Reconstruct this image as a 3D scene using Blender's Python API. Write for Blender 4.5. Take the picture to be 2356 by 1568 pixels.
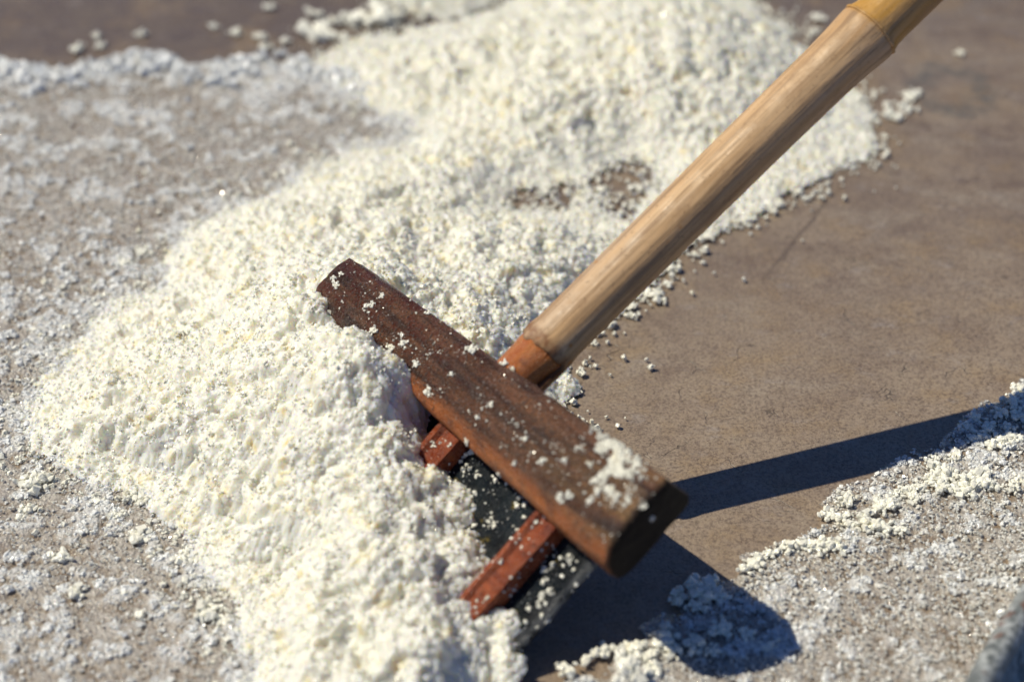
import bpy, bmesh, math, random
import numpy as np
from mathutils import Vector, Matrix, noise as mnoise

random.seed(7)
rng = np.random.default_rng(7)
scene = bpy.context.scene
for o in list(bpy.data.objects):
    bpy.data.objects.remove(o, do_unlink=True)
COL = scene.collection

# ------------------------------------------------------------------ camera
PITCH = math.radians(36.0)
DIST = 1.6
LENS = 73.4
cam_data = bpy.data.cameras.new('camera')
cam_data.lens = LENS
cam_data.sensor_width = 36.0
cam_data.clip_start = 0.05
cam_data.clip_end = 500.0
cam_data.dof.use_dof = True
cam_data.dof.focus_distance = 1.475
cam_data.dof.aperture_fstop = 3.0
cam_data.dof.aperture_blades = 9
cam = bpy.data.objects.new('camera', cam_data)
COL.objects.link(cam)
cam.location = (0.0, -DIST * math.cos(PITCH), DIST * math.sin(PITCH))
cam.rotation_euler = (math.pi / 2 - PITCH, 0.0, 0.0)
scene.camera = cam

# ------------------------------------------------------------------ sun and sky
SUN_K = (0.70, -0.095)            # horizontal travel of a shadow per metre of height
to_sun = Vector((-SUN_K[0], -SUN_K[1], 1.0)).normalized()
sun_el = math.asin(to_sun.z)
sun_az = math.atan2(to_sun.x, to_sun.y)     # clockwise from +Y

world = bpy.data.worlds.new('World')
scene.world = world
world.use_nodes = True
wnt = world.node_tree
wnt.nodes.clear()
sky = wnt.nodes.new('ShaderNodeTexSky')
sky.sky_type = 'NISHITA'
sky.sun_disc = False
sky.sun_elevation = sun_el
sky.sun_rotation = sun_az
sky.altitude = 4500.0
sky.air_density = 1.0
sky.dust_density = 0.0
sky.ozone_density = 10.0
bg = wnt.nodes.new('ShaderNodeBackground')
bg.inputs['Strength'].default_value = 0.098
wout = wnt.nodes.new('ShaderNodeOutputWorld')
wnt.links.new(sky.outputs[0], bg.inputs[0])
wnt.links.new(bg.outputs[0], wout.inputs[0])

sun_data = bpy.data.lights.new('sun', 'SUN')
sun_data.energy = 5.0
sun_data.angle = math.radians(0.5)
sun_data.color = (1.0, 0.915, 0.72)
sun = bpy.data.objects.new('sun', sun_data)
COL.objects.link(sun)
sun.location = (-2, -1, 3)
sun.rotation_euler = (-to_sun).to_track_quat('-Z', 'Y').to_euler()

vs = scene.view_settings
vs.view_transform = 'Standard'
vs.look = 'None'
vs.exposure = -0.27
vs.gamma = 1.0
scene.render.engine = 'CYCLES'
scene.cycles.max_bounces = 10
scene.cycles.diffuse_bounces = 7
scene.cycles.glossy_bounces = 3
scene.cycles.transmission_bounces = 8
scene.cycles.sample_clamp_indirect = 6.0

# ------------------------------------------------------------------ helpers
W_, H_ = 2356.0, 1568.0
FPX = LENS / 36.0 * W_
CAM = Vector(cam.location)
FW = Vector((0, math.cos(PITCH), -math.sin(PITCH)))
RT = Vector((1, 0, 0))
UP = RT.cross(FW)


def ray(u, v):
    return (FW * FPX + RT * (u - W_ / 2) - UP * (v - H_ / 2)).normalized()


def at(u, v, z=0.0):
    """point of the place, at height z, that was surveyed at photo position (u, v)"""
    d = ray(u, v)
    return CAM + d * ((z - CAM.z) / d.z)


def on_plane(u, v, p0, n):
    d = ray(u, v)
    return CAM + d * ((p0 - CAM).dot(n) / d.dot(n))


def smooth(t):
    t = np.clip(t, 0, 1)
    return t * t * (3 - 2 * t)


_lat = {}


def vnoise(x, y, scale, seed):
    """value noise in -1..1 with features of size scale (metres)"""
    if seed not in _lat:
        _lat[seed] = np.random.default_rng(1000 + seed).uniform(-1, 1, (256, 256))
    L = _lat[seed]
    gx, gy = x / scale, y / scale
    ix, iy = np.floor(gx).astype(int), np.floor(gy).astype(int)
    fx, fy = gx - ix, gy - iy
    fx, fy = fx * fx * (3 - 2 * fx), fy * fy * (3 - 2 * fy)
    a, b = L[ix % 256, iy % 256], L[(ix + 1) % 256, iy % 256]
    c, d = L[ix % 256, (iy + 1) % 256], L[(ix + 1) % 256, (iy + 1) % 256]
    return (a * (1 - fx) + b * fx) * (1 - fy) + (c * (1 - fx) + d * fx) * fy


def poly_sd(px, py, poly):
    """signed distance to a polygon, positive inside"""
    P = np.array([(p[0], p[1]) for p in poly])
    d2 = np.full(px.shape, 1e9)
    inside = np.zeros(px.shape, bool)
    for i in range(len(P)):
        a, b = P[i], P[(i + 1) % len(P)]
        e = b - a
        t = np.clip(((px - a[0]) * e[0] + (py - a[1]) * e[1]) / (e @ e + 1e-12), 0, 1)
        d2 = np.minimum(d2, (px - a[0] - t * e[0]) ** 2 + (py - a[1] - t * e[1]) ** 2)
        if abs(e[1]) > 1e-12:
            c = (a[1] > py) != (b[1] > py)
            inside ^= c & (px < a[0] + (py - a[1]) * e[0] / e[1])
    return np.where(inside, 1, -1) * np.sqrt(d2)


def grains(x, y, cell, seed, r0, r1, amp, tilt=0.5, power=3.0, sink=0.0):
    """upper envelope of tilted, flat-topped crystals set on a jittered grid of the given cell size"""
    r = np.random.default_rng(4000 + seed)
    n = 192
    jx, jy = r.uniform(0.1, 0.9, (n, n)), r.uniform(0.1, 0.9, (n, n))
    rad, hh, th = r.uniform(r0, r1, (n, n)), r.uniform(-amp, amp, (n, n)), r.uniform(0, 3.14, (n, n))
    tx, ty = r.normal(0, tilt, (n, n)), r.normal(0, tilt, (n, n))
    ix, iy = np.floor(x / cell).astype(int), np.floor(y / cell).astype(int)
    out = np.full(np.shape(x), -1.0)
    for a in (-1, 0, 1):
        for b in (-1, 0, 1):
            cx, cy = ix + a, iy + b
            mx, my = cx % n, cy % n
            dx, dy = x - (cx + jx[mx, my]) * cell, y - (cy + jy[mx, my]) * cell
            c, s_ = np.cos(th[mx, my]), np.sin(th[mx, my])
            u, v = np.abs(dx * c + dy * s_), np.abs(dy * c - dx * s_)
            rr = (u ** power + v ** power) ** (1.0 / power) / rad[mx, my]
            top = hh[mx, my] + dx * tx[mx, my] + dy * ty[mx, my] + rad[mx, my] * 0.55 * (1.0 - np.minimum(rr, 2.0) ** 2.6)
            out = np.maximum(out, top)
    return np.maximum(out, -sink)


def mesh_from(name, verts, faces):
    me = bpy.data.meshes.new(name)
    me.from_pydata(verts, [], faces)
    me.update()
    return me


def obj(name, me, mat=None, parent=None, smooth_shade=False):
    o = bpy.data.objects.new(name, me)
    COL.objects.link(o)
    if mat is not None and not me.materials:
        me.materials.append(mat)
    if parent is not None:
        o.parent = parent
    if smooth_shade:
        me.polygons.foreach_set('use_smooth', [True] * len(me.polygons))
    return o


def tag(o, label=None, cat=None, group=None, kind=None):
    if label: o['label'] = label
    if cat: o['category'] = cat
    if group: o['group'] = group
    if kind: o['kind'] = kind
    return o


def grid_mesh(name, xs, ys, Z, keep=None, ofx=0.0, ofy=0.0):
    """height-field sheet; Z[j, i] over ys, xs; keep = mask of vertices that stay"""
    ny, nx = Z.shape
    X, Y = np.meshgrid(xs, ys)
    co = np.stack([X + ofx, Y + ofy, Z], -1).reshape(-1, 3).astype(np.float32)
    idx = np.arange(nx * ny).reshape(ny, nx)
    q = np.stack([idx[:-1, :-1], idx[:-1, 1:], idx[1:, 1:], idx[1:, :-1]], -1).reshape(-1, 4)
    if keep is not None:
        k = keep.reshape(-1)
        q = q[k[q].all(1)]
        used = np.zeros(len(co), bool)
        used[q.ravel()] = True
        remap = np.cumsum(used) - 1
        co, q = co[used], remap[q]
    me = bpy.data.meshes.new(name)
    me.vertices.add(len(co))
    me.vertices.foreach_set('co', co.ravel())
    me.loops.add(q.size)
    me.loops.foreach_set('vertex_index', q.ravel().astype(np.int32))
    me.polygons.add(len(q))
    me.polygons.foreach_set('loop_start', np.arange(0, q.size, 4, dtype=np.int32))
    me.polygons.foreach_set('use_smooth', np.ones(len(q), bool))
    me.update()
    me.validate()
    return me


# ------------------------------------------------------------------ materials
class NT:
    def __init__(self, name):
        self.m = bpy.data.materials.new(name)
        self.m.use_nodes = True
        self.t = self.m.node_tree
        self.t.nodes.clear()
        self.out = self.t.nodes.new('ShaderNodeOutputMaterial')

    def n(self, kind, **kw):
        nd = self.t.nodes.new(kind)
        for k, v in kw.items():
            if hasattr(nd, k) and k not in nd.inputs:
                setattr(nd, k, v)
            else:
                self.set(nd.inputs[k], v)
        return nd

    def set(self, sock, v):
        if isinstance(v, bpy.types.NodeSocket):
            self.t.links.new(v, sock)
        elif isinstance(v, (tuple, list)) and sock.type == 'RGBA' and len(v) == 3:
            sock.default_value = (*v, 1)
        else:
            sock.default_value = v

    def noise(self, vec, scale, detail=4, rough=0.55, dist=0.0):
        nd = self.n('ShaderNodeTexNoise')
        self.set(nd.inputs['Vector'], vec)
        nd.inputs['Scale'].default_value = scale
        nd.inputs['Detail'].default_value = detail
        nd.inputs['Roughness'].default_value = rough
        nd.inputs['Distortion'].default_value = dist
        return nd.outputs['Fac']

    def voro(self, vec, scale, feature='F1', out='Distance', rnd=1.0):
        nd = self.n('ShaderNodeTexVoronoi')
        nd.feature = feature
        self.set(nd.inputs['Vector'], vec)
        nd.inputs['Scale'].default_value = scale
        nd.inputs['Randomness'].default_value = rnd
        return nd.outputs[out]

    def ramp(self, fac, lo, hi, a=0.0, b=1.0):
        nd = self.n('ShaderNodeMapRange')
        nd.interpolation_type = 'SMOOTHSTEP'
        self.set(nd.inputs['Value'], fac)
        nd.inputs['From Min'].default_value = lo
        nd.inputs['From Max'].default_value = hi
        nd.inputs['To Min'].default_value = a
        nd.inputs['To Max'].default_value = b
        return nd.outputs['Result']

    def mix(self, fac, a, b, mode='MIX'):
        nd = self.n('ShaderNodeMix')
        nd.data_type = 'RGBA'
        nd.blend_type = mode
        self.set(nd.inputs[0], fac)
        self.set(nd.inputs[6], a)
        self.set(nd.inputs[7], b)
        return nd.outputs[2]

    def math(self, op, a, b=0.0):
        nd = self.n('ShaderNodeMath')
        nd.operation = op
        self.set(nd.inputs[0], a)
        self.set(nd.inputs[1], b)
        return nd.outputs[0]

    def mapping(self, vec, scale=(1, 1, 1), rot=(0, 0, 0), loc=(0, 0, 0)):
        nd = self.n('ShaderNodeMapping')
        self.set(nd.inputs['Vector'], vec)
        nd.inputs['Scale'].default_value = scale
        nd.inputs['Rotation'].default_value = rot
        nd.inputs['Location'].default_value = loc
        return nd.outputs[0]

    def bump(self, h, strength, dist, normal=None):
        nd = self.n('ShaderNodeBump')
        self.set(nd.inputs['Height'], h)
        nd.inputs['Strength'].default_value = strength
        nd.inputs['Distance'].default_value = dist
        if normal is not None:
            self.set(nd.inputs['Normal'], normal)
        return nd.outputs[0]

    def bsdf(self, col, rough=0.5, spec=0.5, normal=None, **kw):
        nd = self.n('ShaderNodeBsdfPrincipled')
        self.set(nd.inputs['Base Color'], col)
        self.set(nd.inputs['Roughness'], rough)
        self.set(nd.inputs['Specular IOR Level'], spec)
        if normal is not None:
            self.set(nd.inputs['Normal'], normal)
        for k, v in kw.items():
            self.set(nd.inputs[k], v)
        return nd.outputs[0]

    def end(self, sh):
        self.t.links.new(sh, self.out.inputs['Surface'])
        return self.m

    @property
    def pos(self):
        return self.n('ShaderNodeNewGeometry').outputs['Position']

    @property
    def objco(self):
        return self.n('ShaderNodeTexCoord').outputs['Object']


def mat_salt(name, white=(0.825, 0.815, 0.742), yellow=(0.835, 0.730, 0.43), amount=0.95, sss=0.0078, rough=0.30):
    k = NT(name)
    p = k.pos
    blot = k.noise(p, 62, 4, 0.6)
    fine = k.noise(p, 260, 2)
    mask = k.math('MULTIPLY', k.ramp(blot, 0.54, 0.72), k.ramp(fine, 0.35, 0.6, 0.4, 1.0))
    rnd = k.n('ShaderNodeObjectInfo').outputs['Random']
    c = k.mix(k.ramp(rnd, 0, 1, 0.0, 0.4), white, tuple(min(0.95, x * 1.01 + 0.02 * i) for i, x in enumerate(white)))
    c = k.mix(k.math('MULTIPLY', mask, amount), c, yellow)
    nrm = None if name.startswith('clear') else k.bump(k.math('ADD', k.noise(p, 900, 2, 0.6), k.math('MULTIPLY', k.voro(p, 480), -0.8)), 0.35, 0.0012)
    a = k.bsdf(c, rough, 0.5, nrm, **{'Subsurface Weight': 1.0 if sss else 0.0, 'Subsurface Radius': (1.0, 0.80, 0.35), 'Subsurface Scale': sss})
    return k.end(a)


def mat_liner():
    k = NT('liner_sheet')
    p = k.pos
    base = k.mix(k.ramp(k.noise(p, 9, 5, 0.6), 0.35, 0.68), (0.215, 0.162, 0.128), (0.305, 0.240, 0.186))
    # pale worn bloom and darker scuffs, drawn out along the scraping direction
    st = k.mapping(p, (1.0, 1.5, 1.0), (0, 0, math.radians(14)))
    base = k.mix(k.ramp(k.noise(st, 14, 6, 0.65), 0.48, 0.72, 0, 0.7), base, (0.345, 0.300, 0.258))
    base = k.mix(k.ramp(k.noise(st, 22, 6, 0.7), 0.50, 0.68, 0, 0.65), base, (0.120, 0.080, 0.066))
    # the sheet is darker toward the far left, paler toward the near side
    sy_ = k.n('ShaderNodeSeparateXYZ', Vector=p)
    dm = k.math('ADD', sy_.outputs['Y'], k.math('MULTIPLY', sy_.outputs['X'], -0.22))
    dm = k.math('ADD', dm, k.math('MULTIPLY', k.noise(p, 5, 4), 0.25))
    base = k.mix(k.ramp(dm, 0.42, 0.72, 0, 0.75), base, (0.095, 0.072, 0.070))
    base = k.mix(k.ramp(dm, 0.00, 0.26, 0.45, 0.0), base, (0.365, 0.283, 0.208))
    # ochre film, lilac chalk
    base = k.mix(k.ramp(k.noise(p, 17, 5, 0.65), 0.48, 0.70, 0, 0.6), base, (0.320, 0.225, 0.128))
    base = k.mix(k.ramp(k.noise(st, 31, 6, 0.7), 0.55, 0.72, 0, 0.5), base, (0.340, 0.305, 0.300))
    # a grey ring stain up the sheet, and one long straight scuff
    rp = k.n('ShaderNodeVectorMath', operation='DISTANCE')
    k.set(rp.inputs[0], k.mapping(p, (1, 0.75, 0)))
    q_ = at(2190, 205)
    rp.inputs[1].default_value = (q_.x, q_.y * 0.75, 0)
    rr_ = k.math('ADD', rp.outputs['Value'], k.math('MULTIPLY', k.noise(p, 45, 4), 0.03))
    ring = k.math('MULTIPLY', k.ramp(rr_, 0.028, 0.042), k.ramp(rr_, 0.045, 0.062, 1, 0))
    base = k.mix(k.math('MULTIPLY', ring, k.ramp(k.noise(p, 70, 3), 0.35, 0.6, 0.2, 0.8)), base, (0.115, 0.115, 0.112))
    a_, b_ = at(1870, 500), at(1600, 830)
    ln = k.n('ShaderNodeVectorMath', operation='DOT_PRODUCT')
    sub = k.n('ShaderNodeVectorMath', operation='SUBTRACT')
    k.set(sub.inputs[0], p); sub.inputs[1].default_value = a_
    dr = (b_ - a_).normalized()
    k.set(ln.inputs[0], sub.outputs[0]); ln.inputs[1].default_value = (-dr.y, dr.x, 0)
    al_ = k.n('ShaderNodeVectorMath', operation='DOT_PRODUCT')
    k.set(al_.inputs[0], sub.outputs[0]); al_.inputs[1].default_value = dr
    wid = k.math('ABSOLUTE', k.math('ADD', ln.outputs['Value'], k.math('MULTIPLY', k.math('SUBTRACT', k.noise(p, 30, 2), 0.5), 0.006)))
    sc_ = k.math('MULTIPLY', k.ramp(wid, 0.0010, 0.0028, 1, 0), k.math('MULTIPLY', k.ramp(al_.outputs['Value'], -0.10, 0.0), k.ramp(al_.outputs['Value'], 0.05, 0.14, 1, 0)))
    base = k.mix(k.math('MULTIPLY', sc_, 0.6), base, (0.085, 0.062, 0.050))
    # fine felted grain
    g = k.noise(p, 430, 4, 0.75)
    base = k.mix(k.ramp(g, 0.32, 0.60, 0.8, 0.0), base, (0.10, 0.072, 0.055))
    base = k.mix(k.ramp(k.noise(k.mapping(p, (1, 2, 1)), 800, 2), 0.58, 0.72, 0, 0.65), base, (0.52, 0.43, 0.30))
    # clusters of dark red specks
    sp = k.math('MULTIPLY', k.ramp(k.noise(k.mapping(p, (1, 2.2, 1)), 620, 2, 0.5), 0.60, 0.66),
                k.ramp(k.noise(p, 24, 3), 0.54, 0.64))
    base = k.mix(k.math('MULTIPLY', sp, 0.85), base, (0.055, 0.020, 0.014))
    # hair cracks
    wv = k.n('ShaderNodeVectorMath')
    wv.operation = 'ADD'
    nz = k.n('ShaderNodeTexNoise')
    k.set(nz.inputs['Vector'], p)
    nz.inputs['Scale'].default_value = 60
    sc = k.n('ShaderNodeVectorMath')
    sc.operation = 'SCALE'
    k.set(sc.inputs[0], nz.outputs['Color'])
    sc.inputs['Scale'].default_value = 0.02
    k.set(wv.inputs[0], p)
    k.set(wv.inputs[1], sc.outputs[0])
    cr = k.voro(wv.outputs[0], 26, 'DISTANCE_TO_EDGE')
    crk = k.math('MULTIPLY', k.ramp(cr, 0.004, 0.014, 1, 0), k.ramp(k.noise(p, 20, 2), 0.56, 0.66))
    base = k.mix(k.math('MULTIPLY', crk, 0.75), base, (0.05, 0.035, 0.02))
    h = k.math('ADD', k.math('MULTIPLY', g, 0.4), k.math('MULTIPLY', k.noise(p, 70, 4), 1.0))
    h = k.math('SUBTRACT', h, k.math('MULTIPLY', crk, 0.5))
    nrm = k.bump(h, 0.55, 0.0016)
    return k.end(k.bsdf(base, k.ramp(k.noise(p, 30, 3), 0.3, 0.7, 0.32, 0.50), 0.8, nrm))


def mat_crust():
    k = NT('wet_salt_crust')
    p = k.pos
    at_ = k.n('ShaderNodeAttribute', attribute_name='salt').outputs['Fac']
    film = k.ramp(k.noise(p, 70, 4, 0.65), 0.36, 0.64)
    wet = k.mix(film, (0.225, 0.172, 0.125), (0.400, 0.352, 0.300))
    pit = k.ramp(k.noise(p, 210, 3, 0.6), 0.57, 0.70)
    wet = k.mix(k.math('MULTIPLY', pit, 0.5), wet, (0.20, 0.125, 0.065))
    white = k.mix(k.noise(p, 160, 3), (0.66, 0.67, 0.69), (0.84, 0.85, 0.86))
    c = k.mix(at_, wet, white)
    h = k.math('ADD', k.noise(p, 300, 3, 0.6), k.math('MULTIPLY', k.voro(p, 420), 0.6))
    nrm = k.bump(h, 0.8, 0.0025)
    return k.end(k.bsdf(c, k.ramp(k.noise(p, 90, 2), 0.3, 0.7, 0.12, 0.40), 0.5, nrm, **{'Coat Weight': 0.8, 'Coat Roughness': 0.07, 'Coat Normal': k.bump(k.math('ADD', k.noise(p, 240, 2, 0.6), k.voro(p, 300)), 0.9, 0.004)}))


def mat_bamboo():
    k = NT('bamboo_skin')
    o = k.objco
    al = k.mapping(o, (1, 1, 0.05))
    c = k.mix(k.ramp(k.noise(al, 80, 5, 0.6), 0.3, 0.7), (0.47, 0.275, 0.125), (0.66, 0.45, 0.26))
    c = k.mix(k.ramp(k.noise(k.mapping(o, (1, 1, 0.15)), 34, 5, 0.65), 0.46, 0.66, 0, 0.6), c, (0.52, 0.40, 0.30))
    c = k.mix(k.ramp(k.noise(k.mapping(o, (1, 1, 0.03)), 190, 4, 0.65), 0.46, 0.64, 0, 0.7), c, (0.24, 0.14, 0.072))
    # golden upper length beyond the high joint
    z = k.n('ShaderNodeSeparateXYZ', Vector=o).outputs['Z']
    gold = k.math('MULTIPLY', k.ramp(z, 0.353, 0.36), k.ramp(k.noise(al, 60, 4), 0.3, 0.62, 0.35, 1))
    c = k.mix(k.math('MULTIPLY', gold, 0.85), c, (0.50, 0.255, 0.03))
    gray = k.math('MULTIPLY', k.ramp(z, 0.20, 0.33), k.ramp(k.noise(k.mapping(o, (1, 1, 0.2)), 40, 5, 0.7), 0.45, 0.62))
    c = k.mix(k.math('MULTIPLY', gray, 0.55), c, (0.34, 0.235, 0.145))
    # dark stain round the lower joint
    low = k.math('MULTIPLY', k.ramp(k.math('ADD', z, k.math('MULTIPLY', k.noise(o, 140, 3), 0.012)), 0.060, 0.068, 1, 0), k.ramp(k.noise(o, 110, 4), 0.35, 0.6, 0.3, 1))
    c = k.mix(k.math('MULTIPLY', low, 0.85), c, (0.16, 0.055, 0.02))
    # rust drops low down
    sp = k.math('MULTIPLY', k.ramp(k.math('ADD', k.voro(o, 75, 'F1'), k.math('MULTIPLY', k.noise(o, 260, 3), 0.25)), 0.20, 0.32, 1, 0), k.math('MULTIPLY', k.ramp(z, 0.15, 0.24, 1, 0), k.ramp(k.noise(o, 34, 2), 0.42, 0.55)))
    c = k.mix(k.math('MULTIPLY', sp, 0.8), c, (0.42, 0.155, 0.015))
    blo = k.ramp(k.noise(k.mapping(o, (1, 1, 0.45)), 26, 6, 0.72), 0.50, 0.62)
    c = k.mix(k.math('MULTIPLY', blo, 0.6), c, (0.36, 0.225, 0.125))
    c = k.mix(k.ramp(k.noise(o, 330, 3, 0.7), 0.60, 0.70, 0, 0.5), c, (0.17, 0.09, 0.045))
    dk = k.ramp(k.voro(o, 23, 'F1'), 0.05, 0.12, 1, 0)
    c = k.mix(k.math('MULTIPLY', dk, 0.5), c, (0.15, 0.07, 0.03))
    nrm = k.bump(k.math('ADD', k.noise(k.mapping(o, (1, 1, 0.04)), 260, 3), k.noise(o, 90, 4)), 0.4, 0.0018)
    return k.end(k.bsdf(c, k.ramp(k.noise(o, 60, 4), 0.35, 0.65, 0.40, 0.66), 0.35, nrm))


def mat_wet_wood(name, a, b, dark, grain_axis=(1, 1, 0.08)):
    k = NT(name)
    o = k.objco
    c = k.mix(k.ramp(k.noise(k.mapping(o, grain_axis), 110, 5, 0.65), 0.3, 0.7), a, b)
    c = k.mix(k.ramp(k.noise(o, 60, 5, 0.65), 0.52, 0.7, 0, 0.8), c, dark)
    h = k.math('ADD', k.noise(k.mapping(o, grain_axis), 240, 3), k.noise(o, 700, 3, 0.7))
    return k.end(k.bsdf(c, k.ramp(k.noise(o, 300, 2), 0.35, 0.65, 0.10, 0.4), 0.6, k.bump(h, 0.75, 0.0022)))


def mat_head():
    k = NT('weathered_bar_wood')
    o = k.objco                                   # x across, y up, z along the bar
    gr = k.mapping(o, (1, 1, 0.07))
    edge = k.n('ShaderNodeAttribute', attribute_name='worn').outputs['Fac']
    endm = k.n('ShaderNodeAttribute', attribute_name='cut_end').outputs['Fac']
    c = k.mix(k.ramp(k.noise(gr, 120, 6, 0.65), 0.32, 0.68), (0.038, 0.018, 0.013), (0.250, 0.115, 0.062))
    c = k.mix(k.ramp(k.noise(gr, 60, 4, 0.6, 0.4), 0.47, 0.62, 0, 0.8), c, (0.056, 0.044, 0.043))
    c = k.mix(k.ramp(k.noise(o, 420, 3, 0.7), 0.58, 0.72, 0, 0.5), c, (0.33, 0.24, 0.19))
    z = k.n('ShaderNodeSeparateXYZ', Vector=o).outputs['Z']
    red = k.ramp(z, -0.10, 0.06, 0.75, 0.0)
    c = k.mix(k.math('MULTIPLY', red, k.ramp(k.noise(o, 90, 4), 0.4, 0.62)), c, (0.100, 0.022, 0.012))
    tan = k.math('MULTIPLY', k.ramp(z, 0.03, 0.17), k.ramp(k.noise(k.mapping(o, (1, 1, 0.14)), 75, 4, 0.6), 0.42, 0.66))
    c = k.mix(k.math('MULTIPLY', tan, 0.75), c, (0.40, 0.235, 0.105))
    orange = k.mix(k.noise(gr, 140, 4), (0.46, 0.105, 0.022), (0.56, 0.225, 0.075))
    e2 = k.math('MULTIPLY', k.ramp(edge, 0.3, 0.95), k.ramp(k.noise(o, 70, 4, 0.6), 0.3, 0.56, 0.35, 1.0))
    c = k.mix(e2, c, orange)
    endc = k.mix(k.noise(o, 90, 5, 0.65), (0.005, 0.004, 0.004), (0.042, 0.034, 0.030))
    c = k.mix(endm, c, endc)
    # dried salt dust
    dust = k.math('MULTIPLY', k.ramp(k.noise(o, 640, 2, 0.5), 0.665, 0.70), k.math('SUBTRACT', 1.0, endm))
    c = k.mix(k.math('MULTIPLY', dust, k.ramp(k.noise(o, 50, 3), 0.40, 0.6, 0.1, 0.75)), c, (0.72, 0.71, 0.70))
    h = k.math('ADD', k.noise(gr, 220, 4, 0.6), k.math('MULTIPLY', k.noise(o, 800, 3, 0.7), 0.9))
    rough = k.ramp(k.noise(o, 380, 2), 0.35, 0.65, 0.10, 0.5)
    return k.end(k.bsdf(c, k.math('MAXIMUM', rough, k.math('MULTIPLY', endm, 0.7)), k.math('SUBTRACT', 0.5, k.math('MULTIPLY', endm, 0.4)), k.bump(h, 1.0, 0.0032)))


def mat_blade():
    k = NT('wet_black_plate')
    o = k.objco
    c = k.mix(k.ramp(k.noise(o, 40, 5, 0.65), 0.35, 0.66), (0.003, 0.005, 0.008), (0.012, 0.019, 0.026))
    c = k.mix(k.ramp(k.noise(o, 75, 4, 0.65), 0.60, 0.70, 0, 0.8), c, (0.170, 0.125, 0.020))
    x = k.n('ShaderNodeSeparateXYZ', Vector=o).outputs['Z']
    smear = k.math('MULTIPLY', k.ramp(x, 0.120, 0.150), k.ramp(k.noise(k.mapping(o, (0.5, 1, 1)), 95, 5, 0.6), 0.42, 0.56))
    c = k.mix(k.math('MULTIPLY', smear, 0.85), c, (0.50, 0.52, 0.54))
    c = k.mix(k.ramp(k.noise(o, 480, 2, 0.5), 0.68, 0.72, 0, 0.8), c, (0.55, 0.57, 0.60))
    return k.end(k.bsdf(c, k.ramp(k.noise(o, 120, 2), 0.4, 0.6, 0.10, 0.30), 0.3, k.bump(k.noise(o, 260, 4, 0.7), 0.9, 0.004)))


def mat_tub():
    k = NT('salted_zinc')
    o = k.pos
    c = k.mix(k.ramp(k.noise(o, 60, 5, 0.65), 0.35, 0.66), (0.110, 0.125, 0.130), (0.300, 0.320, 0.325))
    c = k.mix(k.ramp(k.noise(o, 130, 4, 0.65), 0.46, 0.62, 0, 0.85), c, (0.52, 0.55, 0.56))
    c = k.mix(k.ramp(k.noise(o, 45, 3), 0.62, 0.70, 0, 0.7), c, (0.17, 0.06, 0.025))
    return k.end(k.bsdf(c, 0.45, 0.5, k.bump(k.noise(o, 300, 4, 0.7), 0.6, 0.002), Metallic=0.15))


M_SALT = mat_salt('coarse_salt')
M_CLOD = mat_salt('loose_salt', white=(0.925, 0.918, 0.835), amount=0.4, sss=0, rough=0.10)
M_WETSALT = mat_salt('wet_salt_grain', white=(0.80, 0.80, 0.79), yellow=(0.60, 0.52, 0.40), amount=0.7, sss=0, rough=0.05)
M_SLUSH = mat_salt('white_slush', white=(0.86, 0.88, 0.90), yellow=(0.7, 0.68, 0.62), amount=0.5, sss=0, rough=0.08)
M_CLEAR = mat_salt('clear_crystal_white', white=(0.72, 0.72, 0.68), yellow=(0.6, 0.5, 0.35), amount=0.3, sss=0, rough=0.14)
M_SPARK = mat_salt('clear_spark_crystal', white=(0.93, 0.93, 0.87), yellow=(0.9, 0.8, 0.5), amount=0.2, sss=0, rough=0.14)
M_GLINT = mat_salt('clear_crystal', white=(0.14, 0.10, 0.08), yellow=(0.12, 0.08, 0.05), amount=0.3, sss=0, rough=0.16)
M_LINER = mat_liner()
M_CRUST = mat_crust()
M_BAMBOO = mat_bamboo()
M_TENON = mat_wet_wood('wet_orange_bamboo', (0.40, 0.105, 0.025), (0.54, 0.20, 0.045), (0.17, 0.05, 0.02))
M_STRUT = mat_wet_wood('wet_red_stick', (0.17, 0.030, 0.010), (0.36, 0.085, 0.024), (0.07, 0.014, 0.008))
M_HEAD = mat_head()
M_BLADE = mat_blade()
M_TUB = mat_tub()

# ------------------------------------------------------------------ the ground sheet
def ground():
    def axis(lo, hi):
        fine = np.arange(lo, hi + 1e-6, 0.012)
        far = np.array([0.3, 1, 3, 8, 20, 40])
        return np.concatenate([lo - far[::-1], fine, hi + far])
    xs, ys = axis(-0.75, 0.75), axis(-0.55, 0.95)
    X, Y = np.meshgrid(xs, ys)
    near = smooth((1.3 - np.hypot(X, Y - 0.2)) / 0.5)
    Z = near * (0.0011 * vnoise(X, Y, 0.16, 1) + 0.0005 * vnoise(X, Y, 0.05, 2)) - 0.0012
    o = obj('ground', grid_mesh('ground', xs, ys, Z), M_LINER)
    tag(o, kind='structure')
    return o


ground()

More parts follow.
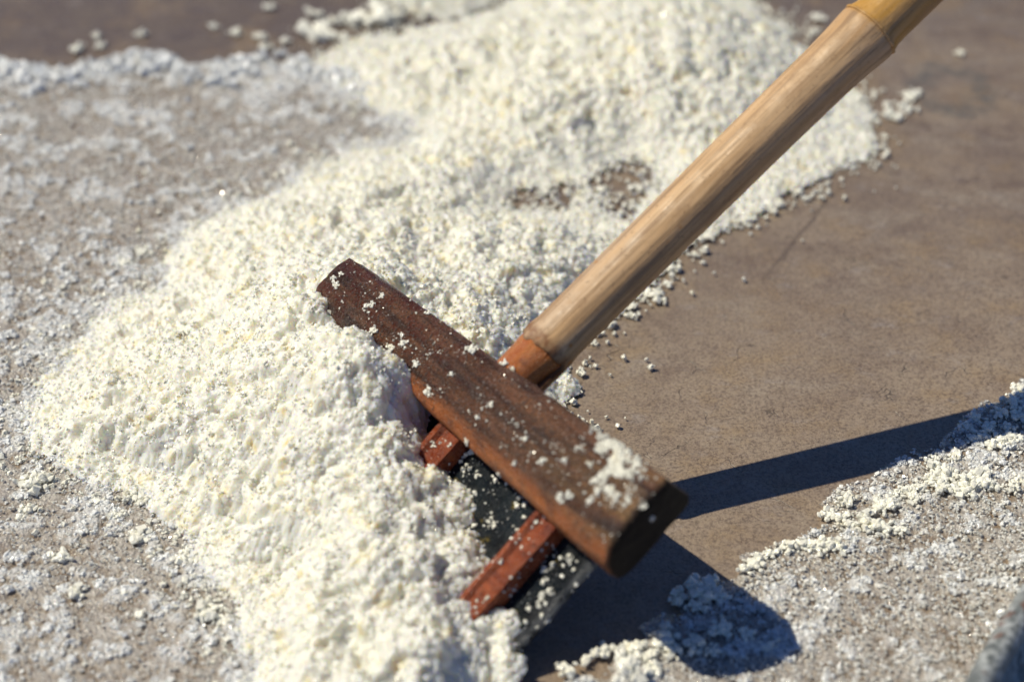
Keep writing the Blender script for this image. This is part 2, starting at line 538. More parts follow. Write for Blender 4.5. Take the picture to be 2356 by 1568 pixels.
# ------------------------------------------------------------------ rake geometry frame
G = at(694, 1354, 0.0)                   # where the pole axis would meet the ground
T = at(2076, 0, 0.302)                   # a point high on the pole
P = (T - G).normalized()                 # along the pole, up
s0 = min(np.linspace(0.05, 0.4, 1400), key=lambda s: abs((lambda q: W_ / 2 + FPX * q.dot(RT) / q.dot(FW))(G + P * s - CAM) - 1126))
X0 = G + P * s0                          # pole axis crosses the bar here
ZH = X0.z
hd = at(1490, 1224, ZH) - at(778, 655, ZH)
Hh = hd.normalized()                     # along the bar, far end to near end
Wd = (P - Hh * P.dot(Hh)).normalized()   # across the bar, up the slope of the blade
Nn = Hh.cross(Wd)                        # out of the blade's upper face
SKEW = math.atan2(P.dot(Hh), P.dot(Wd))  # the pole is not quite square to the bar
A_FAR = (at(778, 655, ZH) - X0).dot(Hh)
A_NEAR = (at(1490, 1224, ZH) - X0).dot(Hh)


def loc(h, w, n):
    return X0 + Hh * h + Wd * w + Nn * n


BLADE_N = -0.019                         # upper face of the blade in the rake frame


def blade_z(x, y):
    """height of the blade's upper face above a ground position (numpy)"""
    p0 = loc(0, 0, BLADE_N)
    return p0.z - (Nn.x * (x - p0.x) + Nn.y * (y - p0.y)) / Nn.z


def on_blade(u, v, lift=0.0):
    return on_plane(u, v, loc(0, 0, BLADE_N + lift), Nn)


# ------------------------------------------------------------------ the salt heap
OUT = [(560, 1640), (570, 1540), (535, 1450), (545, 1385), (480, 1335), (440, 1245), (375, 1195), (330, 1165), (240, 1125),
       (165, 1090), (85, 1055), (50, 970), (95, 870), (130, 815), (190, 775), (245, 690), (370, 655), (400, 570), (450, 520), (600, 455),
       (700, 395), (820, 345), (930, 320), (880, 262), (770, 215), (690, 160), (780, 112), (860, 80), (980, 70), (1130, 20), (1250, -30),
       (1450, -95), (1640, -80), (1760, 30), (1870, 120), (1960, 200), (2000, 290), (2010, 335), (1955, 375), (1850, 440), (1750, 492),
       (1640, 540), (1560, 590), (1500, 655), (1430, 710), (1375, 765), (1330, 800), (1310, 900), (1320, 1100), (1330, 1400), (1300, 1640), (1200, 1760), (600, 1760)]
CTRL = [  # u, v, height (m) of the heap surface seen there
    (745, 700, 0.0915), (860, 790, 0.0945), (950, 880, 0.09), (700, 770, 0.084), (560, 765, 0.066), (600, 900, 0.0638), (800, 1000, 0.078),
    (900, 1010, 0.0795), (850, 1200, 0.0585), (700, 1100, 0.0555), (500, 1000, 0.0435), (350, 900, 0.0338), (250, 900, 0.027), (150, 950, 0.010),
    (950, 1320, 0.051), (900, 1450, 0.0338), (700, 1300, 0.0315), (600, 1250, 0.024), (660, 1450, 0.0165), (1000, 1500, 0.0375), (400, 1080, 0.0285),
    (560, 1150, 0.0338), (450, 780, 0.0413), (330, 780, 0.0225), (200, 1050, 0.0135), (600, 610, 0.0376), (850, 520, 0.0419), (1000, 460, 0.0253),
    (1000, 610, 0.0462), (1200, 530, 0.0303), (1280, 620, 0.0289), (1180, 700, 0.0408), (1050, 720, 0.0544), (900, 640, 0.0723), (1350, 690, 0.0119),
    (500, 560, 0.0188), (700, 470, 0.0202), (1120, 800, 0.0425), (1310, 440, -0.0014), (1400, 455, -0.0014), (1460, 375, -0.0014), (1240, 455, -0.0014),
    (1370, 410, -0.0014), (1175, 450, -0.0014), (1130, 480, 0.006), (1440, 490, -0.0014), (1490, 410, -0.0014), (1330, 60, 0.031), (1500, 50, 0.0446), (1650, 60, 0.0372),
    (1400, 150, 0.0372), (1600, 150, 0.0384), (1200, 150, 0.0248), (1000, 140, 0.0161), (880, 190, 0.0074), (1080, 240, 0.0112), (1300, 240, 0.0285),
    (1500, 240, 0.0285), (1700, 200, 0.0273), (1200, 330, 0.0161), (1050, 390, 0.0186), (900, 390, 0.0124), (1000, 300, 0.005), (1600, 350, 0.0087),
    (1700, 350, 0.0087), (1800, 220, 0.0161), (1900, 320, 0.005), (1750, 430, 0.0037), (1600, 500, 0.0068), (1370, 300, 0.0136), (1300, 370, 0.0062),
    (1250, 400, 0.0037), (1450, 320, 0.005),
]
BL = [(840, 815), (890, 860), (965, 960), (985, 1040), (1035, 1120), (1058, 1205), (1100, 1290), (1092, 1370), (1150, 1460), (1150, 1540), (1090, 1600)]


def tps(pts, vals):
    pts, vals = np.array(pts), np.array(vals)
    n = len(pts)
    r = np.linalg.norm(pts[:, None] - pts[None], axis=-1)
    K = np.where(r > 0, r * r * np.log(r + 1e-12), 0) + np.eye(n) * 4e-6
    Q = np.hstack([np.ones((n, 1)), pts])
    Amat = np.block([[K, Q], [Q.T, np.zeros((3, 3))]])
    sol = np.linalg.solve(Amat, np.concatenate([vals, np.zeros(3)]))

    def f(x, y):
        out = sol[n] + sol[n + 1] * x + sol[n + 2] * y
        for (px, py), w in zip(pts, sol[:n]):
            r2 = (x - px) ** 2 + (y - py) ** 2
            out = out + w * 0.5 * r2 * np.log(r2 + 1e-20)
        return out
    return f


outline = [at(u, v) for u, v in OUT]
cp, cv = [], []
for u, v, z in CTRL:
    q = at(u, v, z); cp.append((q.x, q.y)); cv.append(z)
for u, v in BL:
    q = on_blade(u, v, 0.007); cp.append((q.x, q.y)); cv.append(q.z)
for i, q in enumerate(outline):
    if i < 46: cp.append((q.x, q.y)); cv.append(0.0)
heap_f = tps(cp, cv)


def under_rake(x, y, z, margin=0.0):
    """true where a point lies beneath the blade (numpy)"""
    rx, ry, rz = x - X0.x, y - X0.y, z - X0.z
    h = rx * Hh.x + ry * Hh.y + rz * Hh.z
    w = rx * Wd.x + ry * Wd.y + rz * Wd.z
    n = rx * Nn.x + ry * Nn.y + rz * Nn.z
    return (n < BLADE_N + margin) & (w < 0.0) & (h > A_FAR + 0.015)


def heap_height(x, y, f=None, poly=None):
    base = (f or heap_f)(x, y)
    d = poly_sd(x, y, poly or outline)
    d = d + 0.010 * vnoise(x, y, 0.03, 11) + 0.006 * vnoise(x, y, 0.011, 12)
    hgt = np.minimum(base, np.where(x < -0.05, 0.42, 0.6) * d + 0.7 * np.maximum(0, d - 0.025))
    big = smooth(hgt / 0.02)
    lump = 0.0080 * (np.abs(vnoise(x, y, 0.030, 13)) - 0.35) + 0.0022 * vnoise(x, y, 0.0125, 14)
    clods = grains(x, y, 0.0066, 61, 0.0026, 0.0056, 0.0018, 0.35, 2.4, 0.0040)
    fine = grains(x + 0.002 * vnoise(x, y, 0.006, 18), y, 0.0028, 62, 0.0012, 0.0024, 0.0006, 0.45, 3.0, 0.0015)
    tiny = 0.0005 * vnoise(x, y, 0.0022, 16)
    pits = -0.0060 * smooth((vnoise(x, y, 0.0115, 17) - 0.40) / 0.28)
    return hgt + (0.30 + 0.70 * big) * (lump + 0.72 * clods) + 0.9 * fine + tiny + big * pits, hgt


def crumb_nodes(name, mat, variants=7, seed=0, flat=1.0, cubes=False):
    """geometry nodes: sets little clusters of cubic crystals on the points of a mesh and keeps the mesh too"""
    nt = bpy.data.node_groups.new(name, 'GeometryNodeTree')
    nt.interface.new_socket('Geometry', in_out='INPUT', socket_type='NodeSocketGeometry')
    nt.interface.new_socket('Geometry', in_out='OUTPUT', socket_type='NodeSocketGeometry')
    N = nt.nodes.new
    L = nt.links.new
    gi, go = N('NodeGroupInput'), N('NodeGroupOutput')
    g2i = N('GeometryNodeGeometryToInstance')
    for s in range(variants):
        if s % 3 == 2 or cubes:
            cb = N('GeometryNodeMeshCube')                       # a clear cubic crystal
            cb.inputs['Vertices X'].default_value = 3; cb.inputs['Vertices Y'].default_value = 3; cb.inputs['Vertices Z'].default_value = 3
            cb.inputs['Size'].default_value = (0.75, 0.7, 0.6 * flat)
            amp = 0.0 if cubes else 0.10
        else:
            cb = N('GeometryNodeMeshIcoSphere'); cb.inputs['Radius'].default_value = 0.42; cb.inputs['Subdivisions'].default_value = 3
            amp = 0.75
        sp = N('GeometryNodeSetPosition')
        L(cb.outputs[0], sp.inputs['Geometry'])
        nz = N('ShaderNodeTexNoise'); nz.noise_dimensions = '4D'
        nz.inputs['W'].default_value = seed * 7.3 + s * 3.1; nz.inputs['Scale'].default_value = 2.6; nz.inputs['Detail'].default_value = 1.0
        sb = N('ShaderNodeVectorMath'); sb.operation = 'SUBTRACT'; sb.inputs[1].default_value = (0.5, 0.5, 0.5)
        L(nz.outputs['Color'], sb.inputs[0])
        sc = N('ShaderNodeVectorMath'); sc.operation = 'MULTIPLY'; sc.inputs[1].default_value = (amp * 1.9, amp * 1.9, amp * 1.6 * flat)
        L(sb.outputs[0], sc.inputs[0])
        L(sc.outputs[0], sp.inputs['Offset'])
        rz = N('GeometryNodeTransform'); L(sp.outputs[0], rz.inputs[0])
        rz.inputs['Scale'].default_value = (1.0, 0.9, flat)
        if s % 3 != 2 and not cubes:
            ssm = N('GeometryNodeSetShadeSmooth'); L(rz.outputs[0], ssm.inputs[0]); rz = ssm
        sm = N('GeometryNodeSetMaterial'); sm.inputs['Material'].default_value = mat
        L(rz.outputs[0], sm.inputs[0])
        L(sm.outputs[0], g2i.inputs[0])
    inst = N('GeometryNodeInstanceOnPoints')
    L(gi.outputs[0], inst.inputs['Points'])
    L(g2i.outputs[0], inst.inputs['Instance'])
    inst.inputs['Pick Instance'].default_value = True
    ri = N('FunctionNodeRandomValue'); ri.data_type = 'INT'
    ri.inputs[4].default_value = 0; ri.inputs[5].default_value = variants - 1; ri.inputs['Seed'].default_value = 5
    L(ri.outputs[2], inst.inputs['Instance Index'])
    na = N('GeometryNodeInputNamedAttribute'); na.data_type = 'FLOAT_VECTOR'; na.inputs[0].default_value = 'rot'
    er = N('FunctionNodeEulerToRotation'); L(na.outputs[0], er.inputs[0]); L(er.outputs[0], inst.inputs['Rotation'])
    ns = N('GeometryNodeInputNamedAttribute'); ns.data_type = 'FLOAT_VECTOR'; ns.inputs[0].default_value = 'siz'
    L(ns.outputs[0], inst.inputs['Scale'])
    L(inst.outputs[0], go.inputs[0])
    return nt


def scatter(name, pts, sizes, mat, parent=None, flat=1.0, seed=0, cubes=False):
    """one object of countless grains: a cloud of points that carries crystal clusters"""
    pts = np.asarray(pts, np.float32)
    n = len(pts)
    me = bpy.data.meshes.new(name)
    me.vertices.add(n)
    me.vertices.foreach_set('co', pts.ravel())
    r = np.random.default_rng(seed + 50)
    rot = r.uniform(0, 6.28, (n, 3)) if flat > 0.8 else np.stack([r.normal(0, .42, n), r.normal(0, .42, n), r.uniform(0, 6.28, n)], -1)
    a = me.attributes.new('rot', 'FLOAT_VECTOR', 'POINT'); a.data.foreach_set('vector', rot.astype(np.float32).ravel())
    siz = np.asarray(sizes, np.float32)[:, None] * r.uniform(0.8, 1.2, (n, 3)).astype(np.float32)
    b = me.attributes.new('siz', 'FLOAT_VECTOR', 'POINT'); b.data.foreach_set('vector', siz.astype(np.float32).ravel())
    me.update()
    o = bpy.data.objects.new(name, me)
    COL.objects.link(o)
    me.materials.append(mat)
    md = o.modifiers.new('grains', 'NODES')
    md.node_group = crumb_nodes(name, mat, variants=1 if cubes else 7, seed=seed, flat=flat, cubes=cubes)
    o.parent = parent
    o['kind'] = 'stuff'
    return o


STEP = 0.00085
hx = np.arange(-0.60, 0.48, STEP)
hy = np.arange(-0.46, 0.72, STEP)
HX, HY = np.meshgrid(hx, hy)
HZ, HB = heap_height(HX, HY)
cut = under_rake(HX, HY, np.maximum(HZ, 0.0), -0.001) & (HB < 0.15)
keep = (HZ > 0.0004) & (HB > -0.004) & ~cut
# the lumps grow square to the slope, not straight up
gy_s, gx_s = np.gradient(np.where(HB > -0.01, np.clip(HB, 0, 1), 0), STEP)
for _ in range(6):
    gx_s = 0.25 * (np.roll(gx_s, 5, 0) + np.roll(gx_s, -5, 0) + np.roll(gx_s, 5, 1) + np.roll(gx_s, -5, 1))
    gy_s = 0.25 * (np.roll(gy_s, 5, 0) + np.roll(gy_s, -5, 0) + np.roll(gy_s, 5, 1) + np.roll(gy_s, -5, 1))
DISP = np.clip(HZ - HB, -0.012, 0.012)
NRM = 1 + gx_s ** 2 + gy_s ** 2
OFX, OFY = -gx_s * DISP / NRM, -gy_s * DISP / NRM
jit = np.random.default_rng(3)
OFX += jit.normal(0, 0.00022, HX.shape); OFY += jit.normal(0, 0.00022, HX.shape)
HZ2 = HB + DISP / NRM + jit.normal(0, 0.00012, HX.shape)
heap = obj('salt_heap', grid_mesh('salt_heap', hx, hy, np.maximum(HZ2, -0.001), keep, OFX, OFY), M_SALT)
tag(heap, 'long white heap of coarse damp salt running behind and in front of the rake', 'salt heap')

# grains over the heap, dense on top and thinning out past its edge
NS = 120000
sx = rng.uniform(-0.60, 0.48, NS); sy = rng.uniform(-0.46, 0.72, NS)
sz, sb = heap_height(sx, sy)
ok = (sb > -0.002) & (sz > 0.0) & ~under_rake(sx, sy, sz, -0.001)
sx, sy, sz, sb = sx[ok], sy[ok], sz[ok], sb[ok]
ss = 0.0010 + 0.0020 * rng.power(0.45, len(sx)) + np.where(rng.uniform(0, 1, len(sx)) < 0.05, 0.002, 0)
ss *= np.where(sy < -0.05, 1.0, 1.0)
scatter('salt_grains', np.stack([sx, sy, sz - ss * 0.05], -1), ss, M_CLOD, heap, seed=1)

gi_ = rng.choice(len(sx), min(len(sx), 22000), replace=False)
scatter('clear_crystals', np.stack([sx, sy, sz + 0.0002], -1)[gi_], rng.uniform(0.0007, 0.0016, len(gi_)), M_SPARK, heap, seed=4, cubes=True)

# fringe: crumbs that rolled off the heap
NF = 80000
fx = rng.uniform(-0.62, 0.52, NF); fy = rng.uniform(-0.46, 0.74, NF)
fd = poly_sd(fx, fy, outline) + 0.012 * vnoise(fx, fy, 0.035, 21)
fb = heap_f(fx, fy)
prob = np.where(fd < 0, np.exp(fd / np.where(fx < 0.0, 0.016, 0.010)), np.where(fb < 0.001, 0.45, 0)) * 0.7
ok = (rng.uniform(0, 1, NF) < prob) & ~under_rake(fx, fy, np.full(NF, 0.002), 0.0)
fx, fy = fx[ok], fy[ok]
fs = 0.0020 + 0.0040 * rng.power(0.5, len(fx))
scatter('rolled_crumbs', np.stack([fx, fy, fs * 0.25], -1), fs, M_CLOD, heap, seed=2)

# a second, small heap cut by the top of the frame
far_poly = [at(u, v) for u, v in [(905, 8), (935, 36), (1000, 44), (1080, 40), (1130, 20), (1150, -30), (1120, -120), (1000, -150), (900, -90)]]
far_f = lambda x, y: np.full(np.shape(x), 0.040)
FS = 0.0020
fxs = np.arange(min(q.x for q in far_poly) - 0.02, max(q.x for q in far_poly) + 0.02, FS)
fys = np.arange(min(q.y for q in far_poly) - 0.02, max(q.y for q in far_poly) + 0.02, FS)
FX, FY = np.meshgrid(fxs, fys)
FZ, FB = heap_height(FX, FY, far_f, far_poly)
far_heap = obj('salt_heap', grid_mesh('far_salt_heap', fxs, fys, np.maximum(FZ, -0.001), (FZ > 0.0006) & (FB > -0.002)), M_SALT)
tag(far_heap, 'small separate white salt mound cut off by the top edge of the photo', 'salt heap')
n_ = 5000
gx_ = rng.uniform(fxs[0], fxs[-1], n_); gy_ = rng.uniform(fys[0], fys[-1], n_)
gz_, gb_ = heap_height(gx_, gy_, far_f, far_poly)
ok = (gz_ > 0) & (gb_ > -0.002)
gs_ = 0.002 + 0.003 * rng.power(0.5, n_)
scatter('salt_grains', np.stack([gx_, gy_, gz_], -1)[ok], gs_[ok], M_CLOD, far_heap, seed=3)

# ------------------------------------------------------------------ wet crust left on the sheet
CR_L = [(-260, 150), (-60, 150), (120, 165), (260, 150), (360, 135), (480, 150), (600, 132), (720, 150), (860, 200), (1150, 330), (1100, 700), (800, 1000),
        (900, 1500), (800, 1760), (-260, 1760)]
CR_R = [(1250, 1790), (1330, 1570), (1480, 1455), (1570, 1375), (1660, 1325), (1760, 1265), (1850, 1215), (1930, 1150), (2010, 1100), (2090, 1060),
        (2200, 985), (2300, 905), (2420, 830), (2560, 800), (2560, 1790)]


BACK_EDGE = [at(u, v) for u, v in CR_L[:9]]


def white_near(x, y, seed):
    """thicker, drier salt along the back edge of the crust and close to the heap"""
    d = np.full(np.shape(x), 9.0)
    for a, b in zip(BACK_EDGE, BACK_EDGE[1:]):
        ex, ey = b.x - a.x, b.y - a.y
        t = np.clip(((x - a.x) * ex + (y - a.y) * ey) / (ex * ex + ey * ey), 0, 1)
        d = np.minimum(d, np.hypot(x - a.x - t * ex, y - a.y - t * ey))
    dh = np.maximum(0, -poly_sd(x, y, outline))
    n = vnoise(x, y, 0.024, seed + 8) + 0.8 * vnoise(x, y, 0.009, seed + 9)
    k = 1.6 * np.exp(-d / 0.04) + 1.05 * np.exp(-dh / 0.03)
    return smooth((n + k - 0.75) / 0.4)


def crust(name, poly, bounds, seed, label, white_amt, dens_m2, step=0.0014):
    pl = [at(u, v) for u, v in poly]
    xs = np.arange(bounds[0], bounds[1], step); ys = np.arange(bounds[2], bounds[3], step)
    X, Y = np.meshgrid(xs, ys)
    d = poly_sd(X, Y, pl) + 0.010 * vnoise(X, Y, 0.03, seed) + 0.006 * vnoise(X, Y, 0.012, seed + 1)
    lump = grains(X, Y, 0.0048, seed, 0.0018, 0.0042, 0.0010, 0.25, 2.2, 0.0012) / 0.0022 + 0.3 * vnoise(X, Y, 0.011, seed + 2)
    plate = smooth((vnoise(X, Y, 0.021, seed + 5) + 0.9 * vnoise(X, Y, 0.008, seed + 6) - white_amt) / 0.35)
    rim = smooth(d / 0.012)
    plate = np.maximum(plate, white_near(X, Y, seed))
    Z = rim * (0.0004 + 0.0008 * lump + 0.0016 * plate) - 0.0006
    o = obj(name, grid_mesh(name, xs, ys, Z, d > -0.002), M_CRUST)
    # white where a dry flake of crust stands proud
    me = o.data
    n = len(me.vertices)
    co = np.empty(n * 3, np.float32); me.vertices.foreach_get('co', co); co = co.reshape(-1, 3)
    x, y = co[:, 0].astype(float), co[:, 1].astype(float)
    pl2 = smooth((vnoise(x, y, 0.021, seed + 5) + 0.9 * vnoise(x, y, 0.008, seed + 6) - white_amt) / 0.35)
    pl2 = np.maximum(pl2, white_near(x, y, seed))
    gz = grains(x, y, 0.0048, seed, 0.0018, 0.0042, 0.0010, 0.25, 2.2, 0.0012)
    fine = smooth((gz + 0.0002 + 0.0009 * vnoise(x, y, 0.02, seed + 3)) / 0.0020)
    a = me.attributes.new('salt', 'FLOAT', 'POINT')
    a.data.foreach_set('value', np.clip(0.15 * pl2 + 0.55 * fine * (0.5 + 0.6 * pl2), 0, 1).astype(np.float32))
    tag(o, label, 'salt crust', kind='stuff')
    # embedded crystals
    N = int((bounds[1] - bounds[0]) * (bounds[3] - bounds[2]) * dens_m2)
    r = np.random.default_rng(seed)
    gx = r.uniform(bounds[0], bounds[1], N); gy = r.uniform(bounds[2], bounds[3], N)
    gd = poly_sd(gx, gy, pl) + 0.010 * vnoise(gx, gy, 0.03, seed) + 0.006 * vnoise(gx, gy, 0.012, seed + 1)
    dens = 0.35 + 0.65 * smooth((vnoise(gx, gy, 0.018, seed + 7) + 0.2) / 0.7)
    okk = (gd > 0) & (r.uniform(0, 1, N) < dens)
    gx, gy = gx[okk], gy[okk]
    gs = 0.0013 + 0.0030 * r.power(0.40, len(gx))
    scatter('crust_crystals', np.stack([gx, gy, np.full(len(gx), 0.0005)], -1), gs, M_WETSALT, o, flat=0.55, seed=seed)
    # slushy white clumps where the crust is thick
    N = int((bounds[1] - bounds[0]) * (bounds[3] - bounds[2]) * 160000)
    gx = r.uniform(bounds[0], bounds[1], N); gy = r.uniform(bounds[2], bounds[3], N)
    gd = poly_sd(gx, gy, pl) + 0.010 * vnoise(gx, gy, 0.03, seed) + 0.006 * vnoise(gx, gy, 0.012, seed + 1)
    wp = np.maximum(smooth((vnoise(gx, gy, 0.021, seed + 5) + 0.9 * vnoise(gx, gy, 0.008, seed + 6) - white_amt) / 0.35), white_near(gx, gy, seed))
    okk = (gd > 0.002) & (r.uniform(0, 1, N) < 0.95 * wp ** 1.3)
    gx, gy = gx[okk], gy[okk]
    gs = 0.0014 + 0.0042 * r.power(0.42, len(gx))
    n_c = int(dens_m2 * 0.45 * (bounds[1] - bounds[0]) * (bounds[3] - bounds[2]))
    cx = r.uniform(bounds[0], bounds[1], n_c); cy = r.uniform(bounds[2], bounds[3], n_c)
    okc = poly_sd(cx, cy, pl) > 0.004
    scatter('clear_crystals', np.stack([cx, cy, np.full(n_c, 0.0022)], -1)[okc], r.uniform(0.0009, 0.0022, int(okc.sum())), M_CLEAR, o, seed=seed + 5, cubes=True)
    scatter('white_slush', np.stack([gx, gy, np.full(len(gx), 0.0016)], -1), gs, M_SLUSH, o, flat=0.7, seed=seed + 3)
    return o


left_crust = crust('salt_crust', CR_L, (-0.66, 0.12, -0.48, 0.62), 31, 'grey wet salt crust spread over the sheet left of the heap', 0.30, 60000)
rr = np.random.default_rng(77)
ex_, ey_, es_ = [], [], []
for a, b in zip(BACK_EDGE, BACK_EDGE[1:]):
    n_e = int((b - a).length * 4200)
    for _ in range(n_e):
        t = rr.uniform()
        px_, py_ = a.x + (b.x - a.x) * t, a.y + (b.y - a.y) * t - abs(rr.normal(0, 0.018)) + 0.004 + 0.008 * float(vnoise(np.array([a.x + (b.x - a.x) * t]), np.array([0.3]), 0.03, 99)[0])
        if vnoise(np.array([px_]), np.array([py_]), 0.022, 98)[0] > -0.25:
            ex_.append(px_); ey_.append(py_); es_.append(0.0025 + 0.0085 * rr.power(0.38))
scatter('edge_clumps', np.stack([ex_, ey_, np.array(es_) * 0.25 + 0.001], -1), es_, M_SLUSH, left_crust, seed=41)
crust('salt_crust', CR_R, (0.0, 0.60, -0.50, 0.02), 51, 'glistening tan and grey salt crust below the shadow of the pole', 0.35, 130000)

# ------------------------------------------------------------------ the rake
ROT = Matrix((Wd, Nn, Hh)).transposed()      # local x = up the pole, y = out of the blade, z = along the bar
if ROT.determinant() < 0:
    pass
rake = bpy.data.objects.new('salt_rake', None)
COL.objects.link(rake)
rake.location = X0
rake.rotation_euler = ROT.to_euler() if ROT.determinant() > 0 else (0, 0, 0)
tag(rake, 'wooden salt rake with bamboo pole, thick brown head and black blade', 'rake')
print('frame det', ROT.determinant(), 'P', P, 'H', Hh, 'N', Nn, 'X0', X0, 'far/near', A_FAR, A_NEAR)


def pole():
    R = 0.0190
    me_v, me_f = [], []
    seg = 40
    top = 1.15
    # (distance up the pole from the bar, radius)
    prof = [(0.050, 0.86), (0.0505, 1.00), (0.054, 1.035), (0.058, 1.03), (0.064, 0.985), (0.078, 0.98), (0.12, 0.99), (0.17, 1.005), (0.22, 1.02), (0.26, 1.03),
            (0.30, 1.045), (0.322, 1.06), (0.338, 1.10), (0.349, 1.15), (0.355, 1.165), (0.3575, 1.12), (0.3595, 1.13), (0.364, 1.06),
            (0.372, 1.045), (0.40, 1.04), (0.55, 1.05), (0.65, 1.055), (0.70, 1.10), (0.707, 1.14), (0.71, 1.10), (0.72, 1.06), (0.95, 1.06), (top, 1.06)]
    rings = []
    for s, r in prof:
        ring = []
        for k in range(seg):
            a = 2 * math.pi * k / seg
            wob = 1 + 0.012 * mnoise.noise(Vector((math.cos(a) * 0.8, math.sin(a) * 0.8, s * 6))) + 0.01 * math.cos(2 * a + 0.5)
            bend = 0.0022 * math.sin(s * 7.0)
            ring.append(len(me_v))
            jag = 0.0060 * mnoise.noise(Vector((math.cos(a) * 2.5, math.sin(a) * 2.5, 8.0))) if s < 0.056 else 0.0
            me_v.append((R * r * wob * math.cos(a), R * r * wob * math.sin(a) + bend, s + jag))
        rings.append(ring)
    for a, b in zip(rings, rings[1:]):
        for k in range(seg):
            me_f.append((a[k], a[(k + 1) % seg], b[(k + 1) % seg], b[k]))
    me_f.append(tuple(reversed(rings[0]))); me_f.append(tuple(rings[-1]))
    o = obj('pole', mesh_from('pole', me_v, me_f), M_BAMBOO, rake, True)
    # local z up the pole: turn z onto the rake's x
    o.rotation_euler = (0, math.pi / 2 - SKEW, 0)
    o['label'] = 'sun bleached bamboo pole with a raised joint'
    for s_j, r_j, nm_lab in ((0.3578, 1.140, 'pale ring at the upper bamboo joint'),):
        tv, tf = [], []
        for k in range(48):
            a = 2 * math.pi * k / 48
            for q in range(8):
                b = 2 * math.pi * q / 8
                rad = R * r_j * (1 + 0.012 * math.cos(2 * a + 0.5)) + 0.0011 * math.cos(b) + 0.0005 * mnoise.noise(Vector((math.cos(a) * 4, math.sin(a) * 4, s_j)))
                tv.append((rad * math.cos(a), rad * math.sin(a) + 0.0022 * math.sin(s_j * 7), s_j + 0.0012 * math.sin(b) + 0.0012 * mnoise.noise(Vector((math.cos(a) * 2, math.sin(a) * 2, 5)))))
        for k in range(48):
            for q in range(8):
                tf.append((k * 8 + q, ((k + 1) % 48) * 8 + q, ((k + 1) % 48) * 8 + (q + 1) % 8, k * 8 + (q + 1) % 8))
        j = obj('joint_ring', mesh_from('joint_ring', tv, tf), M_BAMBOO, o, True)
        j['label'] = nm_lab
    # the shaved wet end that runs through the head
    v, f = [], []
    prof2 = [(-0.015, 0.70), (-0.01, 0.78), (0.0, 0.80), (0.022, 0.82), (0.032, 0.83), (0.040, 0.86), (0.046, 0.92), (0.053, 0.95)]
    rg = []
    for s, r in prof2:
        ring = []
        for k in range(seg):
            a = 2 * math.pi * k / seg
            w = 1 + 0.05 * mnoise.noise(Vector((math.cos(a) * 1.2, math.sin(a) * 1.2, s * 40)))
            ring.append(len(v)); v.append((R * r * w * math.cos(a), R * r * w * math.sin(a) + 0.0030 * (1 - max(0, s - 0.03) / 0.023), s))
        rg.append(ring)
    for a, b in zip(rg, rg[1:]):
        for k in range(seg):
            f.append((a[k], a[(k + 1) % seg], b[(k + 1) % seg], b[k]))
    f.append(tuple(reversed(rg[0]))); f.append(tuple(rg[-1]))
    t = obj('pole_end', mesh_from('pole_end', v, f), M_TENON, rake, True)
    t.rotation_euler = (0, math.pi / 2 - SKEW, 0)
    t['label'] = 'wet orange shaved end of the pole'
    # the outer wall of the bamboo left standing on the underside of the shaved end
    v, f = [], []
    n = 13
    a0, a1 = math.radians(-175), math.radians(-5)
    cols = []
    for s in (0.014, 0.020, 0.032, 0.054):
        row_o, row_i = [], []
        for k in range(n):
            a = a0 + (a1 - a0) * k / (n - 1)
            cutb = 0.006 * mnoise.noise(Vector((k * 0.7, 3, 1))) if s < 0.015 else 0
            row_o.append(len(v)); v.append((R * 1.01 * math.cos(a), R * 1.01 * math.sin(a), s + cutb))
            row_i.append(len(v)); v.append((R * 0.80 * math.cos(a), R * 0.80 * math.sin(a), s + cutb))
        cols.append((row_o, row_i))
    for (ao, ai), (bo, bi) in zip(cols, cols[1:]):
        for k in range(n - 1):
            f.append((ao[k], ao[k + 1], bo[k + 1], bo[k])); f.append((ai[k + 1], ai[k], bi[k], bi[k + 1]))
        f.append((ao[0], bo[0], bi[0], ai[0])); f.append((ao[-1], ai[-1], bi[-1], bo[-1]))
    for ro, ri in (cols[0], cols[-1]):
        for k in range(n - 1):
            f.append((ro[k], ri[k], ri[k + 1], ro[k + 1]))
    s = obj('pole_lip', mesh_from('pole_lip', v, f), M_BAMBOO, rake, True)
    # angle measured so that the lip sits on the blade side
    s.rotation_euler = (0, math.pi / 2 - SKEW, 0)


pole()


